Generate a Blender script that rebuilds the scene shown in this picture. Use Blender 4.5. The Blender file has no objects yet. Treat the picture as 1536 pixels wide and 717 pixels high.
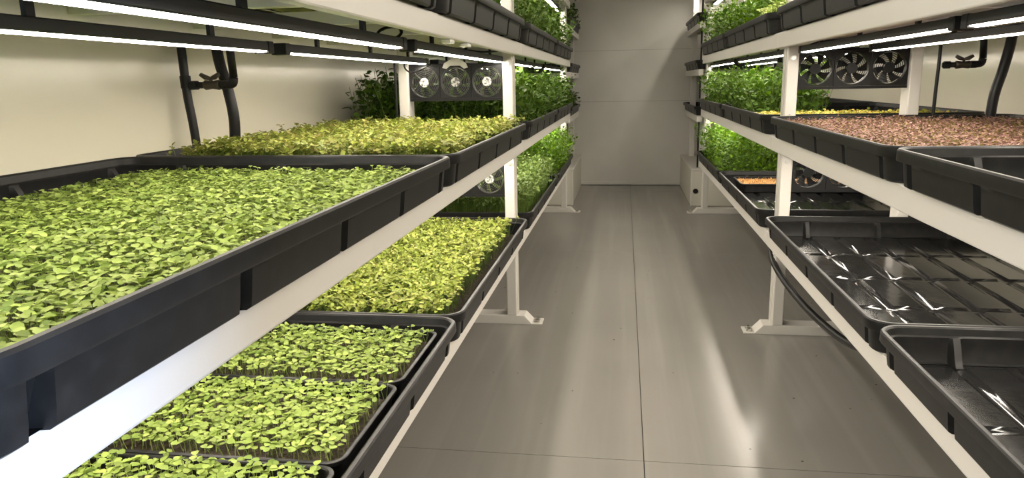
import bpy, math, random
import numpy as np
from mathutils import Matrix, Vector

random.seed(7)
RNG = np.random.default_rng(7)
SC = bpy.context.scene
COL = SC.collection
PI = math.pi

# ------------------------------------------------------------------ camera
F_PX, PITCH, YAW, ROLL = 1093.26, 0.2121, 0.1542, -0.0194
cd = bpy.data.cameras.new('camera'); cam = bpy.data.objects.new('camera', cd); COL.objects.link(cam)
cd.sensor_fit = 'HORIZONTAL'; cd.sensor_width = 36.0
cd.lens = F_PX / 1536.0 * 36.0
cd.clip_start = 0.02; cd.clip_end = 60
fwd = Vector((-math.sin(YAW) * math.cos(PITCH), math.cos(YAW) * math.cos(PITCH), -math.sin(PITCH)))
rgt = Vector((math.cos(YAW), math.sin(YAW), 0)); upv = rgt.cross(fwd)
r2 = math.cos(ROLL) * rgt + math.sin(ROLL) * upv
u2 = -math.sin(ROLL) * rgt + math.cos(ROLL) * upv
m = Matrix((r2, u2, -fwd)).transposed().to_4x4(); m.translation = Vector((0, 0, 1.0))
cam.matrix_world = m
SC.camera = cam

# ------------------------------------------------------------------ light and exposure
LED_STRENGTH = 30.0
LED_COLOUR = (1.0, 0.915, 0.775)
DAY_POWER = 22.0
SC.view_settings.view_transform = 'Standard'
SC.view_settings.look = 'None'
SC.view_settings.exposure = 0.66
SC.view_settings.gamma = 1.0
SC.view_settings.use_curve_mapping = False
SC.cycles.max_bounces = 8
SC.cycles.sample_clamp_indirect = 4.0
w = bpy.data.worlds.new('world'); SC.world = w; w.use_nodes = True
w.node_tree.nodes['Background'].inputs[0].default_value = (0.5, 0.55, 0.6, 1)
w.node_tree.nodes['Background'].inputs[1].default_value = 0.05
ld = bpy.data.lights.new('daylight', 'AREA'); ld.shape = 'RECTANGLE'; ld.size = 0.24; ld.size_y = 0.9
ld.spread = math.radians(58); ld.energy = DAY_POWER; ld.color = (0.50, 0.66, 1.0)
day = bpy.data.objects.new('daylight', ld); COL.objects.link(day)
day.location = (1.41, -0.24, 1.05)
day.rotation_euler = (PI / 2, 0, PI / 2)      # faces -X, just inside the added side window behind the camera

# ------------------------------------------------------------------ measures (metres, floor at z = 0)
XL, XR = -0.4133, 0.5658             # aisle faces of the shelf rails
WALL_L, WALL_R, WALL_E, WALL_N, CEIL = -1.30, 1.43, 7.13, -1.5, 2.42
ZB = {'left': [0.332, 0.714, 1.104, 1.53, 1.96], 'right': [0.346, 0.722, 1.105, 1.53, 1.96]}
RHS = {'left': 0.049, 'right': 0.057}  # rail heights
RH = 0.048
TL, TW, TH = 1.278, 0.82, 0.078      # big tray
OVER = 0.036                         # how far a tray rim hangs out over the rail
TIER = ['bottom', 'middle', 'upper', 'top', 'roof']

# ------------------------------------------------------------------ helpers
def srgb(r, g, b):
    f = lambda c: (c / 255 / 12.92) if c / 255 <= 0.04045 else ((c / 255 + 0.055) / 1.055) ** 2.4
    return (f(r), f(g), f(b))

class MB:
    def __init__(s): s.v = []; s.f = []
    def add(s, vs, fs):
        n = len(s.v); s.v += [tuple(p) for p in vs]; s.f += [tuple(i + n for i in q) for q in fs]; return s
    def box(s, x0, x1, y0, y1, z0, z1):
        vs = [(x, y, z) for z in (z0, z1) for y in (y0, y1) for x in (x0, x1)]
        return s.add(vs, [(0, 2, 3, 1), (4, 5, 7, 6), (0, 1, 5, 4), (2, 6, 7, 3), (0, 4, 6, 2), (1, 3, 7, 5)])
    def prism(s, poly, axis, a0, a1):
        # poly: list of 2-D points; axis 'y' -> (x,z) points, 'x' -> (y,z), 'z' -> (x,y)
        n = len(poly)
        mk = {'y': lambda p, a: (p[0], a, p[1]), 'x': lambda p, a: (a, p[0], p[1]), 'z': lambda p, a: (p[0], p[1], a)}[axis]
        vs = [mk(p, a0) for p in poly] + [mk(p, a1) for p in poly]
        fs = [tuple(range(n)), tuple(range(2 * n - 1, n - 1, -1))]
        fs += [(i, i + n, (i + 1) % n + n, (i + 1) % n) for i in range(n)]
        return s.add(vs, fs)
    def tube(s, pts, r, seg=8, cap=True):
        pts = [Vector(p) for p in pts]; rs = r if isinstance(r, (list, tuple)) else [r] * len(pts)
        n0 = None; rings = []
        for i, p in enumerate(pts):
            t = (pts[min(i + 1, len(pts) - 1)] - pts[max(i - 1, 0)]).normalized()
            if n0 is None:
                n0 = t.orthogonal().normalized()
            n0 = (n0 - t * n0.dot(t)).normalized(); b = t.cross(n0)
            rings.append([p + (n0 * math.cos(a) + b * math.sin(a)) * rs[i] for a in [2 * PI * k / seg for k in range(seg)]])
        vs = [q for g in rings for q in g]; fs = []
        for i in range(len(pts) - 1):
            for k in range(seg):
                fs.append((i * seg + k, i * seg + (k + 1) % seg, (i + 1) * seg + (k + 1) % seg, (i + 1) * seg + k))
        if cap:
            fs.append(tuple(range(seg - 1, -1, -1))); fs.append(tuple((len(pts) - 1) * seg + k for k in range(seg)))
        return s.add(vs, fs)
    def disc(s, c, r, axis, h, seg=16):
        c = Vector(c); d = {'x': Vector((1, 0, 0)), 'y': Vector((0, 1, 0)), 'z': Vector((0, 0, 1))}[axis] * (h / 2)
        return s.tube([c - d, c + d], r, seg)
    def ring(s, c, r, w_, axis='y', seg=28):
        # thin square-section ring lying in the x-z plane
        vs = []; fs = []
        for k in range(seg):
            a = 2 * PI * k / seg; ca, sa = math.cos(a), math.sin(a)
            for (dr, dy) in ((-w_, -w_), (w_, -w_), (w_, w_), (-w_, w_)):
                vs.append((c[0] + (r + dr) * ca, c[1] + dy, c[2] + (r + dr) * sa))
        for k in range(seg):
            for j in range(4):
                fs.append((k * 4 + j, k * 4 + (j + 1) % 4, ((k + 1) % seg) * 4 + (j + 1) % 4, ((k + 1) % seg) * 4 + j))
        return s.add(vs, fs)
    def mesh(s, name, mat, off=(0, 0, 0), smooth=False):
        me = bpy.data.meshes.new(name)
        me.from_pydata([(p[0] - off[0], p[1] - off[1], p[2] - off[2]) for p in s.v], [], s.f)
        if mat: me.materials.append(mat)
        if smooth: me.polygons.foreach_set('use_smooth', [True] * len(me.polygons))
        me.update(); return me

def wloc(o):
    v = Vector((0, 0, 0))
    while o is not None: v = v + o.location; o = o.parent
    return v

def link(name, me, parent=None, loc=(0, 0, 0)):
    o = bpy.data.objects.new(name, me); COL.objects.link(o); o.location = loc
    if parent: o.parent = parent
    return o

def obj(name, mb, mat, parent=None, bevel=0, smooth=False, seg=2):
    off = wloc(parent) if parent else (0, 0, 0)
    o = link(name, mb.mesh(name, mat, off, smooth), parent)
    if bevel:
        b = o.modifiers.new('bevel', 'BEVEL'); b.width = bevel; b.segments = seg; b.limit_method = 'ANGLE'
    return o

def thing(name, label, cat, loc, group=None):
    o = bpy.data.objects.new(name, None); COL.objects.link(o); o.location = loc; o.empty_display_size = 0.05
    o['label'] = label; o['category'] = cat
    if group: o['group'] = group
    return o

def struct(o): o['kind'] = 'structure'; return o

def copy_tree(o, parent=None):
    c = o.copy(); COL.objects.link(c)
    if parent: c.parent = parent
    for ch in list(o.children): copy_tree(ch, c)
    return c

# ------------------------------------------------------------------ materials
def mat(name, base, rough=0.5, noise=None, bump=None, spec=0.5, metal=0.0, coat=0.0, trans=0.0):
    M = bpy.data.materials.new(name); M.use_nodes = True; nt = M.node_tree; b = nt.nodes['Principled BSDF']
    b.inputs['Base Color'].default_value = (*base, 1); b.inputs['Roughness'].default_value = rough
    b.inputs['Specular IOR Level'].default_value = spec; b.inputs['Metallic'].default_value = metal
    b.inputs['Coat Weight'].default_value = coat; b.inputs['Transmission Weight'].default_value = trans
    tc = nt.nodes.new('ShaderNodeTexCoord')
    if noise:                                     # (scale, other colour, low, high)
        n = nt.nodes.new('ShaderNodeTexNoise'); n.inputs['Scale'].default_value = noise[0]; n.inputs['Detail'].default_value = 5
        nt.links.new(tc.outputs['Object'], n.inputs['Vector'])
        r = nt.nodes.new('ShaderNodeMapRange'); r.inputs[1].default_value = noise[2]; r.inputs[2].default_value = noise[3]
        nt.links.new(n.outputs['Fac'], r.inputs[0])
        mx = nt.nodes.new('ShaderNodeMix'); mx.data_type = 'RGBA'
        mx.inputs['A'].default_value = (*base, 1); mx.inputs['B'].default_value = (*noise[1], 1)
        nt.links.new(r.outputs[0], mx.inputs['Factor']); nt.links.new(mx.outputs['Result'], b.inputs['Base Color'])
    if bump:                                      # (scale, strength, distance)
        n = nt.nodes.new('ShaderNodeTexNoise'); n.inputs['Scale'].default_value = bump[0]; n.inputs['Detail'].default_value = 3
        nt.links.new(tc.outputs['Object'], n.inputs['Vector'])
        bp = nt.nodes.new('ShaderNodeBump'); bp.inputs['Strength'].default_value = bump[1]; bp.inputs['Distance'].default_value = bump[2]
        nt.links.new(n.outputs['Fac'], bp.inputs['Height']); nt.links.new(bp.outputs['Normal'], b.inputs['Normal'])
    return M

M_WHITE = mat('white_painted_steel', (0.66, 0.635, 0.585), 0.33, bump=(260, 0.12, 0.001))
M_TRAY = mat('black_tray_plastic', (0.011, 0.011, 0.0108), 0.40, noise=(40, (0.017, 0.017, 0.0166), 0.45, 0.7), bump=(500, 0.1, 0.0005), spec=0.24)
M_PAN = mat('glossy_black_plastic', (0.008, 0.008, 0.008), 0.13, bump=(24, 0.12, 0.004))
M_WALLS = mat('cream_wall_panel', (0.90, 0.855, 0.71), 0.2, bump=(6, 0.05, 0.01))
M_WALLE = mat('grey_white_end_panel', (0.66, 0.645, 0.60), 0.38, noise=(3, (0.62, 0.605, 0.56), 0.4, 0.65), bump=(9, 0.06, 0.01))
M_BOX = mat('off_white_box_panel', (0.6, 0.58, 0.5), 0.4)
M_CEIL = mat('white_ceiling_panel', (0.7, 0.69, 0.65), 0.4)
M_GAP = mat('dark_joint', (0.03, 0.03, 0.028), 0.8)
M_BLACK = mat('black_plastic', (0.010, 0.010, 0.010), 0.5, spec=0.25)
M_DARK = mat('dark_grey_housing', (0.016, 0.016, 0.016), 0.5, spec=0.3)
M_WIRE = mat('dark_fan_grille_wire', (0.07, 0.07, 0.066), 0.35, metal=0.6)
M_HOSE = mat('black_rubber_hose', (0.008, 0.008, 0.008), 0.36, spec=0.3)
M_STEEL = mat('zinc_bolt', (0.55, 0.54, 0.5), 0.3, metal=1.0)
M_STICK = mat('white_hub_sticker', (0.5, 0.5, 0.47), 0.5, noise=(90, (0.1, 0.1, 0.1), 0.52, 0.56))
M_CLEAR = mat('clear_plastic_clip', (0.8, 0.8, 0.75), 0.2)
M_BRASS = mat('brownish_valve_metal', (0.07, 0.06, 0.045), 0.4, metal=0.5)
M_BLUE = mat('blue_tape', srgb(60, 130, 180), 0.5)
M_SOIL = mat('dark_growing_medium', (0.03, 0.02, 0.012), 0.9, noise=(120, (0.075, 0.05, 0.03), 0.45, 0.65), bump=(90, 0.8, 0.006))
M_SEED = mat('pale_seed_husk', srgb(150, 108, 56), 0.6, noise=(300, srgb(176, 138, 80), 0.4, 0.6))
M_GLASS = mat('added_window_glass', (0.95, 0.97, 1.0), 0.02, trans=1.0)

def floor_material():
    M = mat('grey_epoxy_floor', (0.245, 0.233, 0.208), 0.2, noise=(1.6, (0.222, 0.212, 0.189), 0.3, 0.75))
    nt = M.node_tree; b = nt.nodes['Principled BSDF']
    tc = nt.nodes.new('ShaderNodeTexCoord')
    mp = nt.nodes.new('ShaderNodeMapping'); mp.inputs['Scale'].default_value = (1, 0.12, 1); nt.links.new(tc.outputs['Object'], mp.inputs[0])
    n = nt.nodes.new('ShaderNodeTexNoise'); n.inputs['Scale'].default_value = 4; n.inputs['Detail'].default_value = 1
    nt.links.new(mp.outputs[0], n.inputs['Vector'])
    r = nt.nodes.new('ShaderNodeMapRange'); r.inputs[1].default_value = 0.3; r.inputs[2].default_value = 0.7
    r.inputs[3].default_value = 0.19; r.inputs[4].default_value = 0.25
    nt.links.new(n.outputs['Fac'], r.inputs[0]); nt.links.new(r.outputs[0], b.inputs['Roughness'])
    # faint pale scuffs running lengthwise
    m2 = nt.nodes.new('ShaderNodeMapping'); m2.inputs['Scale'].default_value = (16, 0.5, 1); nt.links.new(tc.outputs['Object'], m2.inputs[0])
    n2 = nt.nodes.new('ShaderNodeTexNoise'); n2.inputs['Scale'].default_value = 1; n2.inputs['Detail'].default_value = 6; nt.links.new(m2.outputs[0], n2.inputs['Vector'])
    r2_ = nt.nodes.new('ShaderNodeMapRange'); r2_.inputs[1].default_value = 0.5; r2_.inputs[2].default_value = 0.85; r2_.inputs[4].default_value = 0.35
    nt.links.new(n2.outputs['Fac'], r2_.inputs[0])
    o2 = b.inputs['Base Color'].links[0].from_socket
    x2 = nt.nodes.new('ShaderNodeMix'); x2.data_type = 'RGBA'; x2.inputs['B'].default_value = (0.36, 0.35, 0.32, 1)
    nt.links.new(o2, x2.inputs['A']); nt.links.new(r2_.outputs[0], x2.inputs['Factor']); nt.links.new(x2.outputs['Result'], b.inputs['Base Color'])
    # small dark specks
    v = nt.nodes.new('ShaderNodeTexVoronoi'); v.inputs['Scale'].default_value = 14; nt.links.new(tc.outputs['Object'], v.inputs['Vector'])
    s = nt.nodes.new('ShaderNodeMapRange'); s.inputs[1].default_value = 0.04; s.inputs[2].default_value = 0.06
    s.inputs[3].default_value = 1; s.inputs[4].default_value = 0; nt.links.new(v.outputs['Distance'], s.inputs[0])
    wn = nt.nodes.new('ShaderNodeMath'); wn.operation = 'GREATER_THAN'; wn.inputs[1].default_value = 0.5
    sp = nt.nodes.new('ShaderNodeSeparateColor'); nt.links.new(v.outputs['Color'], sp.inputs[0]); nt.links.new(sp.outputs[0], wn.inputs[0])
    ml = nt.nodes.new('ShaderNodeMath'); ml.operation = 'MULTIPLY'; nt.links.new(s.outputs[0], ml.inputs[0]); nt.links.new(wn.outputs[0], ml.inputs[1])
    old = b.inputs['Base Color'].links[0].from_socket
    mx = nt.nodes.new('ShaderNodeMix'); mx.data_type = 'RGBA'; mx.inputs['B'].default_value = (0.06, 0.055, 0.05, 1)
    nt.links.new(old, mx.inputs['A']); nt.links.new(ml.outputs[0], mx.inputs['Factor']); nt.links.new(mx.outputs['Result'], b.inputs['Base Color'])
    return M
M_FLOOR = floor_material()

def led_material():
    M = bpy.data.materials.new('lit_led_strip'); M.use_nodes = True; nt = M.node_tree; nt.nodes.clear()
    o = nt.nodes.new('ShaderNodeOutputMaterial'); e = nt.nodes.new('ShaderNodeEmission')
    tc = nt.nodes.new('ShaderNodeTexCoord'); sx = nt.nodes.new('ShaderNodeSeparateXYZ'); nt.links.new(tc.outputs['Object'], sx.inputs[0])
    # every eleventh diode is pinkish
    a = nt.nodes.new('ShaderNodeMath'); a.operation = 'MULTIPLY'; a.inputs[1].default_value = 1 / 0.16; nt.links.new(sx.outputs['Y'], a.inputs[0])
    fr = nt.nodes.new('ShaderNodeMath'); fr.operation = 'FRACT'; nt.links.new(a.outputs[0], fr.inputs[0])
    lt = nt.nodes.new('ShaderNodeMath'); lt.operation = 'LESS_THAN'; lt.inputs[1].default_value = 0.09; nt.links.new(fr.outputs[0], lt.inputs[0])
    mx = nt.nodes.new('ShaderNodeMix'); mx.data_type = 'RGBA'
    mx.inputs['A'].default_value = (*LED_COLOUR, 1); mx.inputs['B'].default_value = (1.0, 0.72, 0.62, 1)
    nt.links.new(lt.outputs[0], mx.inputs['Factor']); nt.links.new(mx.outputs['Result'], e.inputs['Color'])
    e.inputs['Strength'].default_value = LED_STRENGTH
    nt.links.new(e.outputs[0], o.inputs['Surface'])
    return M
M_LED = led_material()

def leaf_material():
    M = bpy.data.materials.new('leaf'); M.use_nodes = True; nt = M.node_tree; b = nt.nodes['Principled BSDF']
    at = nt.nodes.new('ShaderNodeAttribute'); at.attribute_name = 'leaf_colour'
    b.inputs['Roughness'].default_value = 0.55; b.inputs['Specular IOR Level'].default_value = 0.2
    tr = nt.nodes.new('ShaderNodeBsdfTranslucent'); ms = nt.nodes.new('ShaderNodeMixShader'); ms.inputs[0].default_value = 0.24
    nt.links.new(at.outputs['Color'], b.inputs['Base Color']); nt.links.new(at.outputs['Color'], tr.inputs['Color'])
    nt.links.new(b.outputs[0], ms.inputs[1]); nt.links.new(tr.outputs[0], ms.inputs[2])
    nt.links.new(ms.outputs[0], nt.nodes['Material Output'].inputs['Surface'])
    return M
M_LEAF = leaf_material()

# ------------------------------------------------------------------ room
fl = struct(obj('floor', MB().box(WALL_L, WALL_R, WALL_N, WALL_E, -0.06, -0.004), M_GAP))
xs = [WALL_L, 0.064, WALL_R]; ys = [WALL_N, -0.6, 1.815, 4.255, 6.695, WALL_E]; g = 0.0012
for i in range(2):
    for j in range(5):
        obj('floor_sheet', MB().box(xs[i] + g, xs[i + 1] - g, ys[j] + g, ys[j + 1] - g, -0.004, 0.0), M_FLOOR, fl)
struct(obj('wall_left', MB().box(WALL_L - 0.06, WALL_L, WALL_N, WALL_E, 0, CEIL), M_WALLS))
# right wall, opening cut for an added side window out of view
wr = MB()
wr.box(WALL_R, WALL_R + 0.06, WALL_N, -0.39, 0, CEIL); wr.box(WALL_R, WALL_R + 0.06, -0.09, WALL_E, 0, CEIL)
wr.box(WALL_R, WALL_R + 0.06, -0.39, -0.09, 0, 0.58); wr.box(WALL_R, WALL_R + 0.06, -0.39, -0.09, 1.52, CEIL)
struct(obj('wall_right', wr, M_WALLS))
we = struct(obj('wall_end', MB().box(WALL_L - 0.06, WALL_R + 0.06, WALL_E + 0.004, WALL_E + 0.06, 0, CEIL), M_GAP))
zs = [0.03, 0.80, 1.272, 1.78, CEIL]
for k in range(4):
    obj('wall_panel', MB().box(WALL_L, WALL_R, WALL_E, WALL_E + 0.004, zs[k] + (0.0008 if k else 0), zs[k + 1] - 0.0008), M_WALLE, we)
struct(obj('baseboard_end', MB().box(-0.42, 0.54, WALL_E - 0.012, WALL_E, 0.004, 0.032), M_WALLE, bevel=0.003))
struct(obj('wall_near', MB().box(WALL_L - 0.06, WALL_R + 0.06, WALL_N - 0.06, WALL_N, 0, CEIL), M_WALLS))
struct(obj('ceiling', MB().box(WALL_L - 0.06, WALL_R + 0.06, WALL_N - 0.06, WALL_E + 0.06, CEIL, CEIL + 0.06), M_CEIL))
wf = MB()
for (a, b_, c, d) in ((-0.39, -0.37, 0.58, 1.52), (-0.11, -0.09, 0.58, 1.52), (-0.37, -0.11, 0.58, 0.60), (-0.37, -0.11, 1.50, 1.52)):
    wf.box(WALL_R - 0.004, WALL_R + 0.05, a, b_, c, d)
wi = struct(obj('added_window_1', wf, M_WHITE))  # unseen window, added and sized to let daylight reach only the near left tray
obj('pane', MB().box(WALL_R + 0.02, WALL_R + 0.026, -0.37, -0.11, 0.60, 1.50), M_GLASS, wi)

# ------------------------------------------------------------------ racks
def side_sign(side): return -1 if side == 'left' else 1
def face(side): return XL if side == 'left' else XR
POST_Y = {'left': (0.10, 2.90, 5.58), 'right': (0.25, 2.87, 5.58)}
JOINT = {'left': (-0.05, 3.035, 5.72), 'right': (0.22, 2.972, 5.68)}
PW, PD, BAR = 0.041, 0.078, 0.038
def xbox(mb, s, x0, x1, *r):          # x measured outward from the aisle
    a, b = s * x0, s * x1
    return mb.box(min(a, b), max(a, b), *r)

def make_rack(side):
    RH = RHS[side]
    s = side_sign(side); fx = abs(face(side)); zb = ZB[side]
    lab = {'left': 'tall white steel shelving rack along the left wall, four loaded tiers',
           'right': 'tall white steel shelving rack along the right wall opposite'}[side]
    root = thing('shelving_rack', lab, 'rack', (s * fx, 2.9, 0), 'white steel racks beside the aisle')
    top = zb[4] + RH
    pf = fx + 0.023; pr = pf + 0.425          # front and rear posts (aisle side faces)
    for py in POST_Y[side]:
        for px in (pf, pr):
            p = obj('post', xbox(MB(), s, px, px + PW, py, py + PD, BAR, top), M_WHITE, root, bevel=0.004)
            if px == pf:
                for z in zb[:3]:
                    c = (s * (px + PW / 2), py, z - 0.035)
                    obj('bolt', MB().disc((c[0], c[1] - 0.003, c[2]), 0.0075, 'y', 0.008, 6).disc((c[0], c[1] - 0.001, c[2]), 0.010, 'y', 0.003, 14), M_STEEL, p)
                # slot beads running down the aisle face of the post
                b = MB(); xbox(b, s, px - 0.0025, px, py + 0.022, py + 0.034, BAR, top); xbox(b, s, px - 0.0025, px, py + 0.052, py + 0.058, BAR, top)
                obj('bead', b, M_WHITE, p)
        # foot bar with a sloping toe and an anchor flange
        x0 = pf - 0.032; x1 = pr + PW
        poly = [(s * x1, 0), (s * x1, BAR), (s * x0, BAR), (s * (x0 - 0.032), 0.0045), (s * (x0 - 0.032), 0)]
        foot = obj('foot_bar', MB().prism(poly, 'y', py, py + PD), M_WHITE, root, bevel=0.002)
        fl_ = MB(); xbox(fl_, s, x0 - 0.074, x0 - 0.026, py, py + PD, 0, 0.005); obj('anchor_flange', fl_, M_WHITE, foot, bevel=0.001)
        bo = MB()
        for k, dy in enumerate((0.024, 0.054)):
            c = (s * (x0 - 0.05), py + dy, 0)
            bo.disc((c[0], c[1], 0.0065), 0.0125, 'z', 0.003, 16); bo.disc((c[0], c[1], 0.012), 0.0085, 'z', 0.010, 6)
        obj('anchor_bolt', bo, M_STEEL, foot)
    jy = JOINT[side]
    for z in zb:
        for a, b in ((jy[0], jy[1]), (jy[1] + 0.002, jy[2])):
            # front rail: deep lip in front of the posts with a folded flange below
            r = MB(); xbox(r, s, fx, fx + 0.022, a, b, z, z + RH)
            obj('rail', r, M_WHITE, root, bevel=0.004)
            r = MB(); xbox(r, s, pr + PW, pr + PW + 0.022, a, b, z, z + RH)
            obj('rail', r, M_WHITE, root, bevel=0.004)
            n = 8
            for k in range(n + 1):
                y = a + 0.10 + (b - a - 0.23) * k / n
                c = MB(); xbox(c, s, fx + 0.023, pr + PW - 0.001, y, y + 0.024, z + 0.018, z + RH - 0.004)
                if min(abs(y - q) for q in POST_Y[side]) > 0.09:
                    obj('cross_bar', c, M_WHITE, root)
    return root
make_rack('left'); make_rack('right')

# end racks over the white boxes
EZ = [0.67, 1.02, 1.37, 1.72]
for side in ('left', 'right'):
    s = side_sign(side); f0 = 0.41 if side == 'left' else 0.535; wx = abs(WALL_L if side == 'left' else WALL_R)
    bx = thing('wheel_arch_box', 'low white boxed-in panel at the end wall, %s corner' % side, 'box', (s * (f0 + 0.3), 6.5, 0), 'white boxes in the end corners')
    b = MB(); xbox(b, s, f0, wx - 0.002, 5.93, 7.115, 0, 0.285); obj('box_panel', b, M_BOX, bx, bevel=0.004)
    b = MB(); xbox(b, s, f0 - 0.006, wx - 0.002, 5.924, 7.115, 0.285, 0.297); obj('lid', b, M_WHITE, bx, bevel=0.003)
    b = MB(); xbox(b, s, f0 - 0.004, f0 + 0.006, 5.926, 5.945, 0, 0.285); obj('corner_trim', b, M_WHITE, bx)
    if side == 'right': obj('hole_plug', MB().disc((s * (f0 + 0.035), 5.928, 0.12), 0.02, 'y', 0.012, 14), M_BLACK, bx)
    er = thing('end_rack', 'short white rack standing on the box in the %s end corner' % side, 'rack', (s * (f0 + 0.2), 6.5, 0.297), 'short end racks')
    for px in (f0 + 0.06, f0 + 0.50):
        for py in (6.02, 6.95):
            p = MB(); xbox(p, s, px, px + 0.05, py, py + 0.05, 0.297, EZ[3] + RH); obj('post', p, M_WHITE, er, bevel=0.003)
    for z in EZ:
        for px in (f0 + 0.018, f0 + 0.552):
            r = MB(); xbox(r, s, px, px + 0.04, 5.84, 7.06, z, z + RH); obj('rail', r, M_WHITE, er, bevel=0.003)
        for py in (6.1, 6.5, 6.9):
            r = MB(); xbox(r, s, f0 + 0.058, f0 + 0.552, py, py + 0.03, z + 0.01, z + RH - 0.004); obj('cross_bar', r, M_WHITE, er)
    c = MB().tube([(s * (f0 + 0.05), 6.0, 0.30), (s * (f0 + 0.05), 6.0, 1.7)], 0.007, 8)
    obj('conduit', c, M_BLACK, er)

# ------------------------------------------------------------------ moulded trays
def perimeter(hx, hy, r, grooves_x, grooves_y, gw=0.013):
    """points (x, y, nx, ny, groove 0..1, slack) counter-clockwise round a rounded rectangle"""
    out = []
    def side(p0, d, n, length, gs):
        ss = set([0.0, length])
        for g0 in gs:
            for k in (-1.8, -1.0, -0.4, 0.4, 1.0, 1.8): ss.add(g0 + length / 2 + k * gw)
        k = max(2, int(length / 0.09))
        for i in range(k): 
            q = length * i / k
            if all(abs(q - (g0 + length / 2)) > 2.2 * gw for g0 in gs): ss.add(q)
        for q in sorted(ss):
            if q > length - 1e-6: continue
            dd = min([abs(q - (g0 + length / 2)) / gw for g0 in gs] or [9])
            gg = 1.0 if dd <= 1.01 else (0.0 if dd >= 1.79 else 0.5)
            out.append((p0[0] + d[0] * q, p0[1] + d[1] * q, n[0], n[1], gg))
    def corner(c, a0):
        for k in range(6):
            a = a0 + (PI / 2) * k / 6
            out.append((c[0] + r * math.cos(a), c[1] + r * math.sin(a), math.cos(a), math.sin(a), 0.0))
    side((hx, -hy + r), (0, 1), (1, 0), 2 * (hy - r), grooves_y)
    corner((hx - r, hy - r), 0)
    side((hx - r, hy), (-1, 0), (0, 1), 2 * (hx - r), grooves_x)
    corner((-hx + r, hy - r), PI / 2)
    side((-hx, hy - r), (0, -1), (-1, 0), 2 * (hy - r), grooves_y)
    corner((-hx + r, -hy + r), PI)
    side((-hx + r, -hy), (1, 0), (0, -1), 2 * (hx - r), grooves_x)
    corner((hx - r, -hy + r), 1.5 * PI)
    return out

def loft(per, prof):
    """prof: list of (offset, groove depth, z); returns MB"""
    mb = MB(); n = len(per); vs = []
    for (o, gd, z) in prof:
        for (x, y, nx, ny, gg) in per:
            d = o - gd * gg; vs.append((x + nx * d, y + ny * d, z))
    fs = []
    for k in range(len(prof) - 1):
        for i in range(n):
            j = (i + 1) % n; fs.append((k * n + i, k * n + j, (k + 1) * n + j, (k + 1) * n + i))
    return mb.add(vs, fs)

def floor_pan(hx, hy, r, z, pad_x, pad_y, ch, dep):
    """moulded floor: rectangular pads standing up between channels"""
    def cuts(h, n, m):
        c = [-h]; usable = 2 * (h - m); step = usable / n
        lv = [0]
        for k in range(n):
            a = -h + m + k * step; b = a + step
            for (p, l) in ((a + ch * 0.32, 0), (a + ch * 0.75, 1), (b - ch * 0.75, 1), (b - ch * 0.32, 0)): c.append(p); lv.append(l)
        c.append(h); lv.append(0)
        return c, lv
    cx, lx = cuts(hx, pad_x, 0.02); cy, ly = cuts(hy, pad_y, 0.02)
    vs = []; fs = []
    for i, x in enumerate(cx):
        for j, y in enumerate(cy):
            qx, qy = x, y
            ax, ay = abs(x) - (hx - r), abs(y) - (hy - r)
            if ax > 0 and ay > 0 and math.hypot(ax, ay) > r:
                k = r / math.hypot(ax, ay); qx = math.copysign(hx - r + ax * k, x); qy = math.copysign(hy - r + ay * k, y)
            vs.append((qx, qy, z + dep * (lx[i] and ly[j])))
    n = len(cy)
    for i in range(len(cx) - 1):
        for j in range(n - 1): fs.append((i * n + j, (i + 1) * n + j, (i + 1) * n + j + 1, i * n + j + 1))
    return MB().add(vs, fs)

def tray_meshes(length, width, H, ngy, ngx, tag_):
    hx, hy = width / 2 - 0.012, length / 2 - 0.012
    sp = 0.28
    gy = [(k - (ngy - 1) / 2) * sp for k in range(ngy)]; gx = [(k - (ngx - 1) / 2) * (sp * 0.9) for k in range(ngx)]
    per = perimeter(hx, hy, 0.042, gx, gy, gw=0.007)
    rim = loft(per, [(0.0005, 0.0, H - 0.022), (0.0105, 0, H - 0.024), (0.012, 0, H - 0.021), (0.0115, 0, H - 0.003), (0.009, 0, H),
                     (0.003, 0, H), (-0.001, 0, H - 0.003), (-0.0035, 0, H - 0.017), (-0.008, 0.003, H - 0.020)])
    wall = loft(per, [(0.0005, 0.0, H - 0.022), (-0.001, 0.004, H - 0.027), (-0.002, 0.010, H - 0.034), (-0.005, 0.018, 0.016), (-0.007, 0.026, 0.004), (-0.013, 0.024, 0.0),
                      (-0.0175, 0.024, 0.003), (-0.0115, 0.026, 0.0055), (-0.008, 0.022, 0.018), (-0.0055, 0.015, H - 0.036), (-0.0075, 0.006, H - 0.024), (-0.008, 0.003, H - 0.020)])
    pan = floor_pan(hx - 0.0165, hy - 0.0165, 0.034, 0.002, 7 if width > 0.7 else 5, 4, 0.022, 0.007)
    return (rim.mesh('tray_rim', M_TRAY, smooth=True), wall.mesh('tray_wall', M_TRAY, smooth=True), pan.mesh('tray_floor', M_PAN))

def sharpen(me, ang=35):
    me.set_sharp_from_angle(angle=math.radians(ang))
BIG = tray_meshes(TL, TW, TH, 5, 3, 'big'); END = tray_meshes(1.16, 0.62, 0.07, 4, 2, 'end')
for q in BIG + END: sharpen(q)

def big_tray(side, tier, yc, label, meshes=BIG, x=None, z=None, name='flood_tray', group='big black flood trays'):
    s = side_sign(side); fx = abs(face(side))
    zz = ZB[side][tier] + RHS[side] if z is None else z
    xx = s * (fx - OVER + TW / 2) if x is None else x
    t = thing(name, label, 'tray', (xx, yc, zz + 0.0005), group)
    for nm, me in zip(('rim', 'side_wall', 'floor_pan'), meshes): link(nm, me, t)
    return t

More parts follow.
